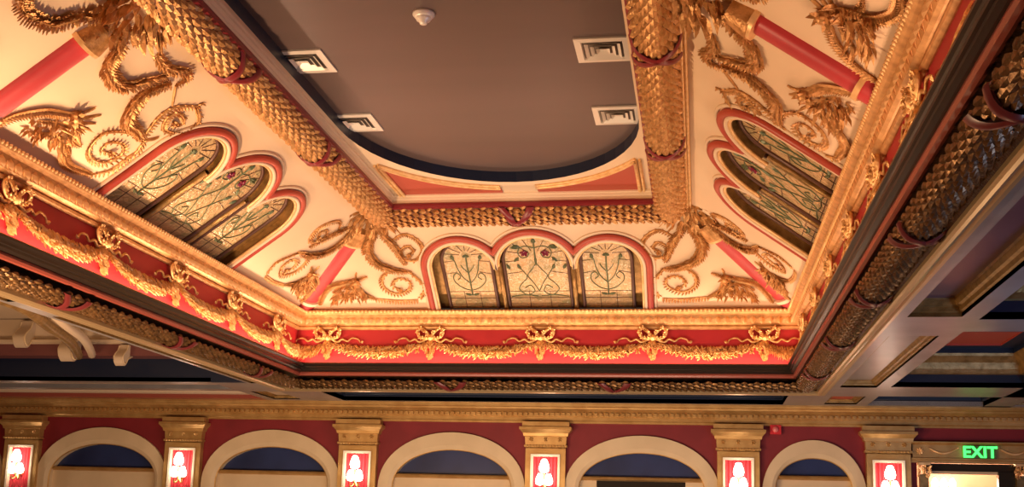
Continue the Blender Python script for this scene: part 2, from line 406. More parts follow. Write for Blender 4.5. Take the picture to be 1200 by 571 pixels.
# ------------------------------------------------------------------ ornaments on slopes (local: x along, y down the slope, z out of the plaster)
RIBORN = {'g1': [(.10, .30), (.20, .42), (.261, .449), (0.352, 0.609), (0.539, 0.675), (0.694, 0.636), (0.78, 0.509), (0.885, 0.357)],
'g2': [(0.589, 0.297), (0.749, 0.327), (0.892, 0.295), (0.989, 0.25), (1.07, 0.287), (1.057, 0.389)],
'g3': [(0.989, 0.401), (0.891, 0.593), (0.95, 0.763), (1.073, 0.883), (1.228, 0.893), (1.38, 0.934)],
'drop': [(1.066, 0.395), (1.175, 0.475), (1.278, 0.551)],
'v1': [(1.394, 0.926), (1.282, 0.692), (1.306, 0.532), (1.47, 0.414), (1.503, 0.344)],
'v1b': [(1.495, 0.41), (1.688, 0.498), (1.683, 0.677), (1.486, 0.76), (1.366, 0.663), (1.397, 0.558), (1.548, 0.573), (1.561, 0.652), (1.465, 0.65)],
'v2': [(1.452, 0.952), (1.214, 0.962), (1.022, 1.079), (1.066, 1.252), (1.21, 1.323), (1.371, 1.28), (1.404, 1.152), (1.301, 1.078), (1.166, 1.122), (1.19, 1.215), (1.304, 1.185)],
't1': [(1.452, 0.952), (1.508, 1.067), (1.5, 1.133), (1.499, 1.319), (1.391, 1.452)],
'lf': [(1.432, 0.94), (1.492, 0.879), (1.528, 0.82)]}
RIBGR = {'gr1': [(0.16, 1.52), (0.20, 1.36), (0.35, 1.2), (0.55, 1.111), (0.62, 1.03)],
'gr2': [(0.6, 1.078), (0.755, 1.184), (0.828, 1.334), (0.926, 1.427), (1.077, 1.482), (1.317, 1.456), (1.391, 1.452)],
'gr3': [(0.402, 1.30), (0.558, 1.232), (0.715, 1.20)], 'gr4': [(0.45, 1.42), (0.62, 1.347), (0.808, 1.312)], 'gr5': [(0.809, 1.288), (0.928, 1.286), (0.98, 1.279)],
'sp': [(0.62, 1.07), (0.66, 1.0), (0.685, 0.93)], 'sp2': [(0.676, 1.097), (0.74, 1.03), (0.80, 0.966)], 'sp3': [(0.70, 1.13), (0.78, 1.09), (.85, 1.05)]}
HIPORN = {'g1': [(.02, .22), (-0.068, 0.339), (-0.15, 0.471), (-0.182, 0.62), (-0.111, 0.801), (0.096, 0.916), (0.255, 0.946)],
'g2': [(.06, .25), (0.073, 0.382), (0.14, 0.477), (0.175, 0.572), (0.215, 0.695), (0.254, 0.834)],
'v1b': [(0.15, 0.44), (0.325, 0.347), (0.477, 0.443), (0.522, 0.605), (0.396, 0.767), (0.249, 0.744), (0.22, 0.613), (0.333, 0.529), (0.402, 0.617), (0.315, 0.683)],
'v2': [(0.305, 0.968), (0.096, 0.916), (-0.083, 1.041), (-0.096, 1.213), (0.051, 1.316), (0.223, 1.231), (0.236, 1.101), (0.099, 1.071), (0.021, 1.185), (0.109, 1.244)],
't1': [(0.265, 0.946), (0.36, 1.089), (0.422, 1.233), (0.327, 1.392)],
'row': [(-0.25, 1.40), (-0.138, 1.418), (0.005, 1.434), (0.163, 1.435), (0.299, 1.421)]}
HIPGR = {'gr1': [(-1.03, 1.501), (-0.916, 1.293), (-0.797, 1.177), (-0.566, 1.107), (-0.411, 1.065)],
'gr2': [(-0.473, 1.093), (-0.446, 1.224), (-0.379, 1.327), (-0.259, 1.402)],
'gr3': [(-0.80, 1.30), (-0.66, 1.20), (-0.507, 1.174)], 'gr4': [(-0.78, 1.42), (-0.62, 1.335), (-0.466, 1.292)], 'gr5': [(-.46, 1.1), (-.36, 1.05), (-.28, 1.02)], 'sp': [(-.44, 1.06), (-.43, 1.0), (-.41, .95)]}
ZN = Vector((0, 0, 1))
def stroke(b, key, pts):
    P = resample(catmull([(x, y, 0) for x, y in pts], 8), .012)
    n = len(P)
    fat = {'g1': .040, 'g2': .032, 'g3': .040, 'drop': .013, 'gr1': .020, 'gr2': .02, 'gr3': .014, 'gr4': .014, 'gr5': .013, 'row': .012, 'lf': .015}.get(key, .0145)
    if key.startswith('sp'): fat = .014
    rad = []
    for i in range(n):
        f = i / max(1, n - 1)
        rad.append(fat * (.35 + .65 * math.sin(PI * min(1, f * .85 + .12)) ** .6))
    b.tube([p + ZN * fat * .5 for p in P], [r * (.6 if key in ('g1', 'g2', 'g3') else 1) for r in rad], 6, up=ZN)
    step = 2 if key[0] == 'g' else 3
    for i in range(0, n - 1, step):
        t = (P[min(i + 1, n - 1)] - P[max(i - 1, 0)]).normalized(); a = t.cross(ZN)
        r = rad[i]
        if key in ('g1', 'g2', 'g3'):
            for q in (-1, -.4, .4, 1):
                b.leaf(P[i] + a * q * r * random.uniform(.5, .9) + ZN * (fat * (.9 if abs(q) < 1 else .4)), t * random.uniform(.4, 1.2) + a * q * 1.2 + a * random.uniform(-.5, .5), ZN + a * q * .6, r * 1.15, r * .8, .5, .2)
        elif key.startswith('gr'):
            for q in (-1, 1):
                b.leaf(P[i] + ZN * r * .8, t * .8 + a * q, ZN + a * q * .3, r * 3.2, r * 1.3, .18, .18)
            b.leaf(P[i] + ZN * r * 1.3, t, ZN, r * 2.4, r * 1.5, .3, .2)
        elif key in ('v1', 'v1b', 'v2', 't1'):
            q = -1 if key != 't1' else 1
            b.leaf(P[i] + a * q * r * .5 + ZN * r * .8, t * .9 + a * q, ZN, .050 * (.4 + .6 * rad[i] / fat), .026, .35, .15)
            if i % 6 == 0: b.leaf(P[i] - a * q * r * .5 + ZN * r * .8, t - a * q * .7, ZN, .032, .02, .3, .1)
        elif key == 'row':
            b.leaf(P[i] + ZN * .01, Vector((0, 1, 0)), ZN, .055, .03, .2, .2)
    if key in ('v1b', 'v2'):   # rosette at the eye of the volute
        c = P[-1]
        for k in range(6):
            d = Vector((math.cos(k * PI / 3), math.sin(k * PI / 3), 0)); b.leaf(c + ZN * .02, d, ZN, .045, .034, .4, 0)
def ornament(name, strokes):
    e = thing(name, None, None, (0, 0, -EYE))
    groups = {'x': 0}
    for pn, keys in (('garland', ('g1',)), ('garland', ('g2', 'drop')), ('garland', ('g3',)), ('bead_row', ('row',)), ('volute', ('v1', 'v1b')), ('volute', ('v2',)), ('tail_spray', ('t1', 'lf'))):
        b = MB()
        for k in keys:
            if k in strokes: stroke(b, k, strokes[k])
        if b.v: b.build(pn, GOLD, e, raise_eye=False)
    return e
def griffin(name, strokes, head):
    e = thing(name, None, None, (0, 0, -EYE))
    b = MB()
    for k, v in strokes.items():
        if k.startswith('gr'): stroke(b, k, v)
    c3 = [Vector((*p, 0)) for k in ('gr3', 'gr4') for p in strokes[k]] + [Vector((*p, 0)) for p in strokes['gr2'][:3]]
    for k in range(85):
        p = random.choice(c3).lerp(random.choice(c3), random.random()) + Vector((random.uniform(-.04, .04), random.uniform(-.03, .03), random.uniform(.0, .035)))
        dd = p - Vector((head[0], head[1], 0)); b.leaf(p, dd + Vector((random.uniform(-.3, .3), random.uniform(-.2, .2), 0)), ZN + Vector((random.uniform(-.4, .4), random.uniform(-.4, .4), 0)), random.uniform(.06, .10), .032, .4, .25)
    b.build('leafy_body', GOLD, e, raise_eye=False)
    b = MB()
    for k, v in strokes.items():
        if k.startswith('sp'): stroke(b, k, v)
    hx, hy = head
    b.lathe((hx, hy, .0), [(0.0, .085), (.03, .075), (.045, .045), (.05, 0)], 8)
    for k in range(7):
        a = 2 * PI * k / 7; b.leaf((hx, hy, .04), (math.cos(a), math.sin(a), 0), ZN, .09, .05, .3, .2)
    b.build('crest', GOLD, e, raise_eye=False)
    return e
protoR = ornament('scroll_ornament', RIBORN); protoG = griffin('acanthus_spray', RIBGR, (.60, 1.09))
protoH = ornament('scroll_ornament', HIPORN); protoHG = griffin('acanthus_spray', HIPGR, (-.45, 1.1))
# (side, u, mirror, label)   x of frame: B -> -X, L -> -Y, R -> +Y
RIBY = 6.80
SP = [('L', RIBY, True, 'left slope, between near red rib and window'),
      ('L', RIBY, False, 'left slope, near side of the red rib'),
      ('R', RIBY + .08, False, 'right slope, between near red rib and window'),
      ('R', RIBY + .08, True, 'right slope, near side of the red rib')]
for i, (s, u, mi, lab) in enumerate(SP):
    o = protoR if i == 0 else copy_tree(protoR); place(o, s, u, mi); tag(o, 'gold scroll relief, ' + lab, 'scroll ornament', 'gold scroll reliefs')
    o = protoG if i == 0 else copy_tree(protoG); place(o, s, u, mi); tag(o, 'gold acanthus spray, ' + lab, 'leaf spray', 'gold acanthus sprays')
HPs = [('B', -W0, True, 'far slope, left of the far window'), ('B', W0, False, 'far slope, right of the far window'),
       ('L', CY + DY + W0, False, 'left slope, between left window and far corner rib'), ('R', CY + DY + W0, True, 'right slope, between right window and far corner rib')]
for i, (s, u, mi, lab) in enumerate(HPs):
    o = protoH if i == 0 else copy_tree(protoH); place(o, s, u, mi); tag(o, 'gold double volute relief on the ' + lab, 'scroll ornament', 'gold scroll reliefs')
    o = protoHG if i == 0 else copy_tree(protoHG); place(o, s, u, mi); tag(o, 'gold acanthus spray low on the ' + lab, 'leaf spray', 'gold acanthus sprays')

# ------------------------------------------------------------------ ribs
def rib(label, A, Bp, nrm, wid, v0=.50, vend=1.47):
    """A top point on slope, Bp bottom point (h space), nrm into room"""
    A = Vector(A); Bp = Vector(Bp); d = (Bp - A); Lr = d.length; d.normalize(); n = Vector(nrm); n = (n - d * n.dot(d)).normalized(); a = d.cross(n).normalized()
    t = thing('ceiling_rib', label, 'rib', tuple(A), 'red ceiling ribs')
    sc = Lr / SL
    def strip(b, s0, s1, w0, w1, hgt0, hgt1, segs=10):
        rows = []
        for f in [i / 8 for i in range(9)]:
            s = s0 + (s1 - s0) * f; w = w0 + (w1 - w0) * f; hh = hgt0 + (hgt1 - hgt0) * f
            rows.append([A + d * s + a * math.cos(PI * k / segs) * w / 2 + n * (math.sin(PI * k / segs) ** .7 * hh - .01) for k in range(segs + 1)])
        b.loft(rows, smooth=True); b.add(rows[-1], [tuple(range(segs + 1))]); b.add(rows[0], [tuple(range(segs + 1))])
    b = MB(); strip(b, v0 * sc, (vend - .07) * sc, wid, wid, .075, .075); b.build('shaft', REDRIB, t)
    b = MB(); strip(b, v0 * sc, vend * sc, wid + .05, wid + .05, .012, .012); b.build('backing_strip', CREAMF, t)
    b = MB(); strip(b, (vend - .075) * sc, (vend - .035) * sc, wid * 1.12, wid * 1.12, .11, .11); b.build('base_band', CREAMF if abs(Bp.y - A.y) > .3 else GOLDF, t)
    b = MB(); strip(b, (vend - .035) * sc, (vend + .10) * sc, wid * 1.02, wid * 1.02, .09, .09); b.build('base_block', REDRIB, t)
    b = MB(); strip(b, (v0 - .20) * sc, (v0 - .02) * sc, wid * .85, wid * 1.2, .12, .14); cap = b.build('capital', GOLD, t)
    b = MB(); strip(b, (v0 - .03) * sc, (v0 + .01) * sc, wid * 1.3, wid * 1.3, .13, .13); b.build('collar', GOLDF, cap)
    b = MB()
    for k in range(110):
        x = random.uniform(-.30, .30); y = random.uniform(-.1, .36 if v0 > .5 else .17) * (1 - abs(x) * 1.3); q = math.hypot(x, y)
        b.leaf(A + d * (y * sc) + a * x + n * random.uniform(.02, .13), a * x * 2.5 + d * (y + .25) + a * random.uniform(-.4, .4), n + a * random.uniform(-.5, .5), random.uniform(.10, .14), .055, .35, .25)
    b.build('leaf_cluster', GOLD, cap)
    return t
def slope_pt(side, u, v): 
    w, h = W0 + CS * v, H0 - SN * v
    return Vector((CX - w, u, h)) if side == 'L' else Vector((CX + w, u, h)) if side == 'R' else Vector((CX + u, CY + DY + w, h))
for s, u, lab in (('L', RIBY, 'dark rose red half round rib with gold capital crossing the near left slope'), ('R', RIBY + .1, 'bright red half round rib with gold collar crossing the near right slope')):
    n = frame(s, 0).to_3x3() @ Vector((0, 0, 1)); rib(lab, slope_pt(s, u, .02), slope_pt(s, u, SL), n, .225, .58 if s == 'L' else .64, 1.49)
for sx, lab in ((-1, 'rose red corner rib at the far left corner of the dome'), (1, 'rose red corner rib at the far right corner of the dome')):
    A = Vector((CX + sx * W0, CY + DY + W0, H0)); Bp = Vector((CX + sx * W1, CY + DY + W1, H1))
    rib(lab, A, Bp, (-sx * SN, -SN, -2 * CS), .25, .44, 1.47)

# ------------------------------------------------------------------ stained glass triple windows
def pane_outline(c, hw, top, base=1.64):
    vs = top + hw; return [(c - hw, base)] + [(c + hw * math.cos(PI - PI * k / 24), vs - hw * math.sin(PI * k / 24)) for k in range(25)] + [(c + hw, base)]
def make_window():
    e = thing('window_1', None, None, (0, 0, -EYE))
    V = lambda P, z: [Vector((x, y, z)) for x, y in P]
    b = MB(); b.tube(V(arc3(.03), .03), .038, 8, up=ZN, flat=.9); b.build('arched_surround', REDF, e, raise_eye=False)
    b = MB(); b.tube(V(arc3(-.025), .035), .020, 6, up=ZN); b.tube(V(arc3(.088), .008), .018, 6, up=ZN); b.build('cream_bead', CREAMF, e, raise_eye=False)
    b = MB(); b.tube(V(arc3(-.055), .02), .016, 6, up=ZN); b.build('gold_bead', GOLDF, e, raise_eye=False)
    DZ = -.085
    b = MB(); b.loft([V(arc3(-.022), .03), V(arc3(-.022), DZ)]); Pq = arc3(-.02); b.add(V(Pq, DZ), [tuple(t) for t in tessellate_polygon([V(Pq, 0)])])
    b.build('recess', GOLDD, e, raise_eye=False)
    for c in (-.45, .45):
        b = MB(); b.tube([(c, .86, DZ + .03), (c, 1.66, DZ + .03)], .03, 8, up=ZN); b.build('mullion', GOLDD, e, raise_eye=False)
    for c, hw, top in ((-.86, .31, .54), (0, .40, .455), (.86, .31, .54)):
        P = pane_outline(c, hw, top); b = MB(); b.add(V(P, DZ + .010), [tuple(range(len(P)))]); g = b.build('glass_pane', ARTG, e, raise_eye=False)
        b = MB(); b.tube(V(P, DZ + .016), .023, 6, up=ZN); b.build('pane_border', LEADD, g, raise_eye=False)
        b = MB(); vs = top + hw
        def ln(pts, r=.006, z=DZ + .013): b.tube([Vector((x, y, z)) for x, y in pts], r * .8, 5, up=ZN)
        for k in range(1, 8):     # rays from a knot to the arch
            a = PI * k / 8; ln([(c + .10 * hw / .3 * math.cos(a) * .8, vs - .06 - .10 * math.sin(a)), (c + hw * .97 * math.cos(a), vs - hw * .97 * math.sin(a))], .0045)
        ln([(c - hw, vs + .22), (c - hw * .45, vs + .18)], .004); ln([(c + hw, vs + .22), (c + hw * .45, vs + .18)], .004)
        ln([(c - hw, vs + .02), (c - hw * .5, vs + .0)], .004); ln([(c + hw, vs + .02), (c + hw * .5, vs + .0)], .004)
        ln([(c - hw, 1.47), (c + hw, 1.47)], .005); ln([(c - hw, 1.36), (c + hw, 1.36)], .004)
        ln([(c - hw * .33, 1.36), (c - hw * .33, 1.64)], .004); ln([(c + hw * .33, 1.36), (c + hw * .33, 1.64)], .004)
        b.build('leading', LEADD, g, raise_eye=False)
        b = MB()
        if hw < .35:
            ln([(c, 1.42), (c, 1.15), (c + .005, .95), (c, vs - .08)], .012)
            for q in (-1, 1):
                ln([tuple(p[:2]) for p in catmull([(c, 1.22, 0), (c + q * .08, 1.12, 0), (c + q * .13, .98, 0), (c + q * .15, .86, 0), (c + q * .17, .80, 0)], 5)], .008)
                ln([tuple(p[:2]) for p in catmull([(c, 1.05, 0), (c + q * .06, .97, 0), (c + q * .08, .92, 0)], 5)], .007)
                ln([tuple(p[:2]) for p in catmull([(c, 1.34, 0), (c + q * .10, 1.30, 0), (c + q * .19, 1.20, 0), (c + q * .20, 1.10, 0), (c + q * .15, 1.05, 0), (c + q * .11, 1.11, 0), (c + q * .15, 1.16, 0)], 5)], .008)
                b.leaf((c + q * .17, .84, DZ + .014), (q * .1, -1, 0), ZN, .09, .05, .05, 0)
                b.leaf((c, 1.42, DZ + .014), (q, -.3, 0), ZN, .10, .04, .05, 0)
            for k in range(5):
                a = PI * (k + .5) / 5; b.leaf((c, vs - .06, DZ + .014), (math.cos(a), -math.sin(a), 0), ZN, .05, .03, .1, 0)
        else:
            ln([(c, .52), (c, .90)], .012); b.leaf((c, .60, DZ + .014), (0, -1, 0), ZN, .10, .06, .05, 0); b.leaf((c, .78, DZ + .014), (0, 1, 0), ZN, .16, .035, .05, 0)
            for q in (-1, 1):
                for pts in ([(c, .66), (c + q * .10, .63), (c + q * .18, .66), (c + q * .205, .74), (c + q * .17, .81), (c + q * .10, .80), (c + q * .07, .74)],
                            [(c, .90), (c + q * .06, 1.0), (c + q * .12, 1.10), (c + q * .06, 1.22), (c, 1.36)],
                            [(c + q * .20, .98), (c + q * .13, 1.12), (c + q * .20, 1.22), (c + q * .25, 1.32), (c + q * .16, 1.42), (c + q * .06, 1.36), (c + q * .10, 1.26), (c + q * .17, 1.30)],
                            [(c + q * .02, 1.44), (c + q * .2, 1.42), (c + q * .36, 1.45)]):
                    ln([tuple(p[:2]) for p in catmull([(x, y, 0) for x, y in pts], 5)], .008)
                for dx, dy, ax, ay in ((.17, .64, 1, -.25), (.20, .80, .9, 1), (.19, .66, .9, -.1), (.20, 1.0, .3, -1), (.33, 1.0, .4, -1)):
                    b.leaf((c + q * dx, dy, DZ + .014), (q * ax, ay, 0), ZN, .10, .045, .05, 0)
        b.build('vine_tracery', LEAD, g, raise_eye=False)
        if hw > .35:
            for q in (-1, 1):
                b = MB()
                for k in range(5):
                    a = 2 * PI * k / 5 + PI / 2; b.leaf((c + q * .13, .735, DZ + .02), (math.cos(a), -math.sin(a), 0), ZN, .055, .045, .1, 0)
                b.build('flower', PETAL, g, raise_eye=False)
    return e
wd = make_window()
for i, (s, u, lab) in enumerate((('B', .02, 'triple arched stained glass window on the far slope, facing the viewer'), ('L', 9.83, 'triple arched stained glass window on the left slope'), ('R', 9.80, 'triple arched stained glass window on the right slope'))):
    o = wd if i == 0 else copy_tree(wd); place(o, s, u); o.name = 'window_%d' % (i + 1); tag(o, lab, 'window', None, 'structure')

# ------------------------------------------------------------------ bows and swags on the frieze
def frieze_frame(side, s):
    p = wp(side, s, 3.195, 0); X = {'L': (0, 1, 0), 'R': (0, -1, 0), 'B': (1, 0, 0)}[side]; Z = NIN[side]; Y = Vector(Z).cross(Vector(X))
    M = Matrix((X, Y, tuple(Z))).transposed().to_4x4(); M.translation = p + Vector((0, 0, EYE + 2.0)); return M
def make_bow():
    e = thing('ribbon_bow', None, None, (0, 0, -EYE))
    b = MB()
    for q in (-1, 1):   # loops
        P = catmull([(0, .36, .03), (q * .05, .43, .05), (q * .12, .485, .05), (q * .165, .44, .05), (q * .13, .37, .045), (q * .05, .355, .04), (0, .36, .04)], 5)
        b.tube(P, .021, 6, up=ZN, flat=1.0)
        for p in P[2:-2]:
            b.leaf(p + ZN * .015, (random.uniform(-1, 1), random.uniform(-1, 1), 0), ZN, .035, .024, .3, .1)
    b.lathe((0, .365, .0), [(0, .085), (.03, .075), (.045, .04), (.045, 0)], 10)
    b.build('loops', GOLDB, e, raise_eye=False)
    b = MB()
    for q in (-1, 1):
        P = catmull([(q * .04, .35, .03), (q * .14, .31, .035), (q * .20, .345, .04), (q * .27, .32, .03), (q * .33, .36, .035), (q * .41, .345, .03), (q * .44, .30, .03)], 5)
        b.tube(P, [.016 * (1 - .5 * i / len(P)) for i in range(len(P))], 6, up=ZN, flat=1.1)
        b.leaf(P[-1], (q, .5, 0), ZN, .05, .04, .1, .1)
    b.build('ribbon_tails', GOLDB, e, raise_eye=False)
    b = MB()
    for k in range(46):
        f = random.random(); y = .345 - .20 * f; hw = .045 * math.sin(PI * min(1, .25 + f * .75)) + .012
        x = random.uniform(-hw, hw); b.leaf((x, y, random.uniform(.01, .035)), (x * 3, -1, 0), (x * 4, 0, 1), .075, .045, .25, .2)
    b.build('leaf_drop', GOLDB, e, raise_eye=False)
    return e
def make_swag(span):
    e = thing('garland_swag', None, None, (0, 0, -EYE))
    b = MB(); b2 = MB()
    P = [Vector((x, .315 - .105 * (1 - (2 * x / span) ** 2) ** .8 if abs(2 * x / span) < 1 else .315, .018)) for x in [(-.5 + k / 48) * (span - .12) for k in range(49)]]
    b.tube(P, [.018 + .022 * math.sin(PI * k / 48) ** .5 for k in range(49)], 7, up=ZN)
    b.build('core', GOLDC, e, raise_eye=False)
    for i in range(0, 49):
        f = i / 48; r = .036 + .042 * math.sin(PI * f) ** .5
        for k in range(9):
            dx = random.uniform(-.5, .5); q = random.uniform(-.8, 1)
            b2.leaf(P[i] + Vector((dx * .05, q * r * .8, .030 * (1 - .7 * abs(q)))), (dx * 1.4, -1, 0), (dx, q * .5, 1), r * random.uniform(.8, 1.15), r * .42, .42, .15)
    b2.build('leaves', GOLDB, e, raise_eye=False)
    return e
bow = make_bow(); bowX = [-4.77, -3.40, -1.98, -.58, .77]; bowY = [12.85, 11.5, 10.13, 8.76, 7.42, 6.06, 4.72]
names = ['first', 'second', 'middle', 'fourth', 'last']
items = [('B', x, 'gold ribbon bow on the far red frieze, %s from the left' % names[i]) for i, x in enumerate(bowX)]
o2 = ['nearest the far corner', 'second from the far corner', 'third from the far corner', 'fourth from the far corner', 'fifth from the far corner', 'sixth from the far corner', 'seventh from the far corner']
items += [('L', y, 'gold ribbon bow on the left red frieze, ' + o2[i]) for i, y in enumerate(bowY[:6])]
items += [('R', y, 'gold ribbon bow on the right red frieze, ' + o2[i]) for i, y in enumerate(bowY[:6])]
for i, (s, p, lab) in enumerate(items):
    o = bow if i == 0 else copy_tree(bow); o.matrix_basis = frieze_frame(s, p); tag(o, lab, 'bow', 'gold bows on the red frieze')
def mids(L, a, b_):
    L = sorted(L); out = [(x + y) / 2 for x, y in zip(L, L[1:])]; return out
sw = make_swag(1.40); first = True
sl = [('B', x, 1, 'gold leaf swag on the far red frieze, %s full swag from the left' % ['first', 'second', 'third', 'fourth'][i]) for i, x in enumerate(mids(bowX, 0, 0))]
sl += [('B', -5.08, .47, 'short gold leaf swag at the left end of the far red frieze'), ('B', 1.03, .38, 'short gold leaf swag at the right end of the far red frieze')]
for s, nm in (('L', 'left'), ('R', 'right')):
    my = sorted(mids(bowY, 0, 0), reverse=True)
    sl += [(s, y, .98, 'gold leaf swag on the %s red frieze, %s' % (nm, o2[i])) for i, y in enumerate(my)]
    sl += [(s, 13.32, .62, 'short gold leaf swag in the far corner of the %s red frieze' % nm)]
for i, (s, p, sc, lab) in enumerate(sl):
    o = sw if i == 0 else copy_tree(sw); o.matrix_basis = frieze_frame(s, p) @ Matrix.Diagonal((sc, 1, 1, 1)); tag(o, lab, 'garland', 'gold leaf swags on the red frieze')

# ------------------------------------------------------------------ spandrel panels at the end of the oval
def spandrel(sx, lab):
    s0 = (-1.36, -.20) if sx < 0 else (.20, 1.34)
    curve = []
    a, e = 1.44 + .20, 1.76 + .17
    for k in range(21):
        x = s0[0] + (s0[1] - s0[0]) * k / 20; curve.append(Vector((CX + x, CY + 3.05 + e * math.sqrt(max(0, 1 - (x / a) ** 2)), 3.742)))
    yb = 11.915
    curve = [Vector((p.x, min(p.y, yb - .02), p.z)) for p in curve]
    t = thing('spandrel_panel', lab, 'ceiling panel', tuple(curve[10]), 'red spandrel panels')
    b = MB(); b.loft([curve, [Vector((p.x, yb, 3.742)) for p in curve]]); b.build('red_field', REDF, t)
    edge = curve[0] if sx < 0 else curve[-1]
    b = MB(); b.tube([p + Vector((0, 0, -.012)) for p in curve], .022, 6); b.tube([p + Vector((0, -.05, -.004)) for p in curve], .016, 6); b.build('curved_moulding', GOLDF, t)
    b = MB(); b.tube([edge + Vector((0, 0, -.012)), (edge.x, yb, 3.73)], .022, 6); b.tube([edge + Vector((sx * .045, -.02, -.008)), (edge.x + sx * .045, yb, 3.73)], .016, 6); b.build('side_moulding', GOLDF, t)
spandrel(-1, 'red triangular panel with gold edge left of the oval ceiling end'); spandrel(1, 'red triangular panel with gold edge right of the oval ceiling end')

# ------------------------------------------------------------------ ceiling vents and detector
def vent(cx, cy, lab):
    t = thing('ceiling_vent', lab, 'vent', (cx, cy, 3.87), 'square ceiling vents')
    R = .225
    def sq(r, h): return [Vector((cx + a * r, cy + b_ * r, h)) for a, b_ in ((-1, -1), (1, -1), (1, 1), (-1, 1))]
    b = MB(); b.loft([sq(R, 3.869), sq(R, 3.855), sq(R - .055, 3.850), sq(R - .065, 3.865)], closed_v=True); b.build('frame', METAL, t)
    b = MB(); b.add(sq(R - .06, 3.866), [(0, 1, 2, 3)]); b.build('dark_throat', DARKM, t)
    for r in (.145, .10, .055):
        b = MB(); b.loft([sq(r, 3.842), sq(r - .028, 3.862)], closed_v=True)
        if r == .055: b.add(sq(r - .028, 3.861), [(0, 1, 2, 3)])
        b.build('louvre_ring', METAL, t)
for x, y, lab in ((-3.33, 8.48, 'near left square ceiling vent by the edge of the dark panel'), (-3.33, 9.93, 'far left square ceiling vent by the edge of the dark panel'),
                  (-.78, 8.50, 'near right square ceiling vent, close to the right leaf roll'), (-.77, 9.96, 'far right square ceiling vent, just before the oval end')):
    vent(x, y, lab)
t = thing('smoke_detector', 'small round cream smoke detector on the dark ceiling panel', 'smoke detector', (-2.09, 7.72, 3.87))
b = MB(); b.lathe((-2.09, 7.72, 3.87), [(.001, -.0), (.085, 0), (.085, -.02), (.07, -.035), (.068, -.04), (.001, -.04)], 20); b.build('base_plate', METAL, t)
b = MB(); b.lathe((-2.09, 7.72, 3.87), [(.06, -.04), (.055, -.06), (.03, -.075), (.028, -.09), (.001, -.092)], 20); b.build('sensor_cap', METAL, t)

# ------------------------------------------------------------------ soffit grid around the opening, height 1.72 above eye
SH = 1.72
def strips(side_sign):
    """beams in plan, x measured out from the centre"""
    L = []
    q = side_sign
    def R(w0, w1, y0, y1): L.append((min(CX + q * w0, CX + q * w1), max(CX + q * w0, CX + q * w1), y0, y1))
    R(3.41, 3.60, -3, 15.2); R(4.01, 4.16, -3, 15.2)
    R(3.60, 4.01, 8.94, 9.80); R(3.60, 4.01, 13.26, 14.12); R(3.60, 4.01, 14.98, 15.2); R(3.60, 4.01, 4.0, 4.86); R(3.60, 4.01, -3, .2)
    return L
b = MB()
for x0, x1, y0, y1 in strips(1): b.box(x0, x1, y0, y1, SH, SH + .06)
for x0, x1, y0, y1 in ((2.16, 7.4, 9.05, 9.60), (2.16, 7.4, 13.2, 14.1), (2.16, 7.4, 15.05, 15.2), (2.16, 7.4, 4.3, 4.86), (3.60, 3.95, -3, 15.2), (1.08, 1.41, 13.86, 15.2)): b.box(x0, x1, y0, y1, SH + .0015, SH + .06)
b.build('ceiling', SILVER, kind='structure', label='silver grey beam grid of the low ceiling on the right', cat='ceiling beams')
b = MB()
for x0, x1, y0, y1 in ((-5.47, -5.41, -3, 15.2), (-5.69, -5.64, -3, 13.26), (-5.64, -5.47, 8.15, 8.80), (-5.64, -5.47, 4, 4.4), (-6.16, -5.47, 13.26, 14.12), (-6.16, -6.01, 14.12, 15.2), (-5.60, -5.47, 14.12, 15.2), (-6.01, -5.6, 14.98, 15.2)): b.box(x0, x1, y0, y1, SH, SH + .06)
for x0, x1, y0, y1 in ((-13.4, -6.16, 13.2, 13.4), (-13.4, -6.16, 13.9, 14.1), (-5.41, -5.0, 13.86, 15.2), (-13.4, -6.16, 4.3, 4.86)): b.box(x0, x1, y0, y1, SH + .0015, SH + .06)
b.build('ceiling', SILVER, kind='structure', label='silver grey beam grid of the low ceiling on the left', cat='ceiling beams')
b = MB(); b.box(-5.0, 1.08, 13.9, 14.12, SH + .002, SH + .06); b.box(-5.0, 1.08, 15.08, 15.2, SH + .002, SH + .06)
b.build('ceiling', SILVER, kind='structure', label='narrow silver strip along the far beam', cat='ceiling beams')
b = MB(); b.box(-5.6, 1.6, -3, -.05, SH, SH + .06); b.build('ceiling', SILVER, kind='structure', label='low ceiling overhead behind the viewer', cat='ceiling beams')

def coffer(x0, x1, y0, y1, depth, face, trim, lab, side=None):
    """a recessed ceiling coffer seen from below: sloped mouldings round a flat panel"""
    t = thing('ceiling_coffer', lab, 'ceiling coffer', ((x0 + x1) / 2, (y0 + y1) / 2, SH), 'recessed ceiling coffers')
    def rc(i, h): return [Vector((x0 + i, y0 + i, h)), Vector((x1 - i, y0 + i, h)), Vector((x1 - i, y1 - i, h)), Vector((x0 + i, y1 - i, h))]
    k = min(1, (x1 - x0) / .4)
    b = MB(); b.loft([rc(0, SH), rc(0, SH + depth * .25), rc(.02 * k, SH + depth * .3), rc(.025 * k, SH + depth * .55), rc(.05 * k, SH + depth * .6), rc(.06 * k, SH + depth * .9), rc(.075 * k, SH + depth)], closed_v=True)
    b.build('moulding', trim, t)
    b = MB(); b.add(rc(.07 * k, SH + depth * .985), [(0, 1, 2, 3)]); b.build('panel', face, t)
coffer(1.60, 2.01, 4.86, 8.94, .14, MAUVE, GOLDD, 'long coffer coloured as if lit purple, with gold moulding beside the right leaf beam')
coffer(1.60, 2.01, 9.80, 13.26, .08, SILVER, GOLDD, 'long silvery coffer with gold moulding at the far end of the right beam')
coffer(1.60, 2.01, 14.12, 14.98, .06, REDF, GOLDD, 'small red coffer by the back wall, right of the opening')
coffer(-5.64, -5.47, 4.4, 8.15, .13, SCREAM, GOLDD, 'long coffer with wide gold moulding at the left edge of view')
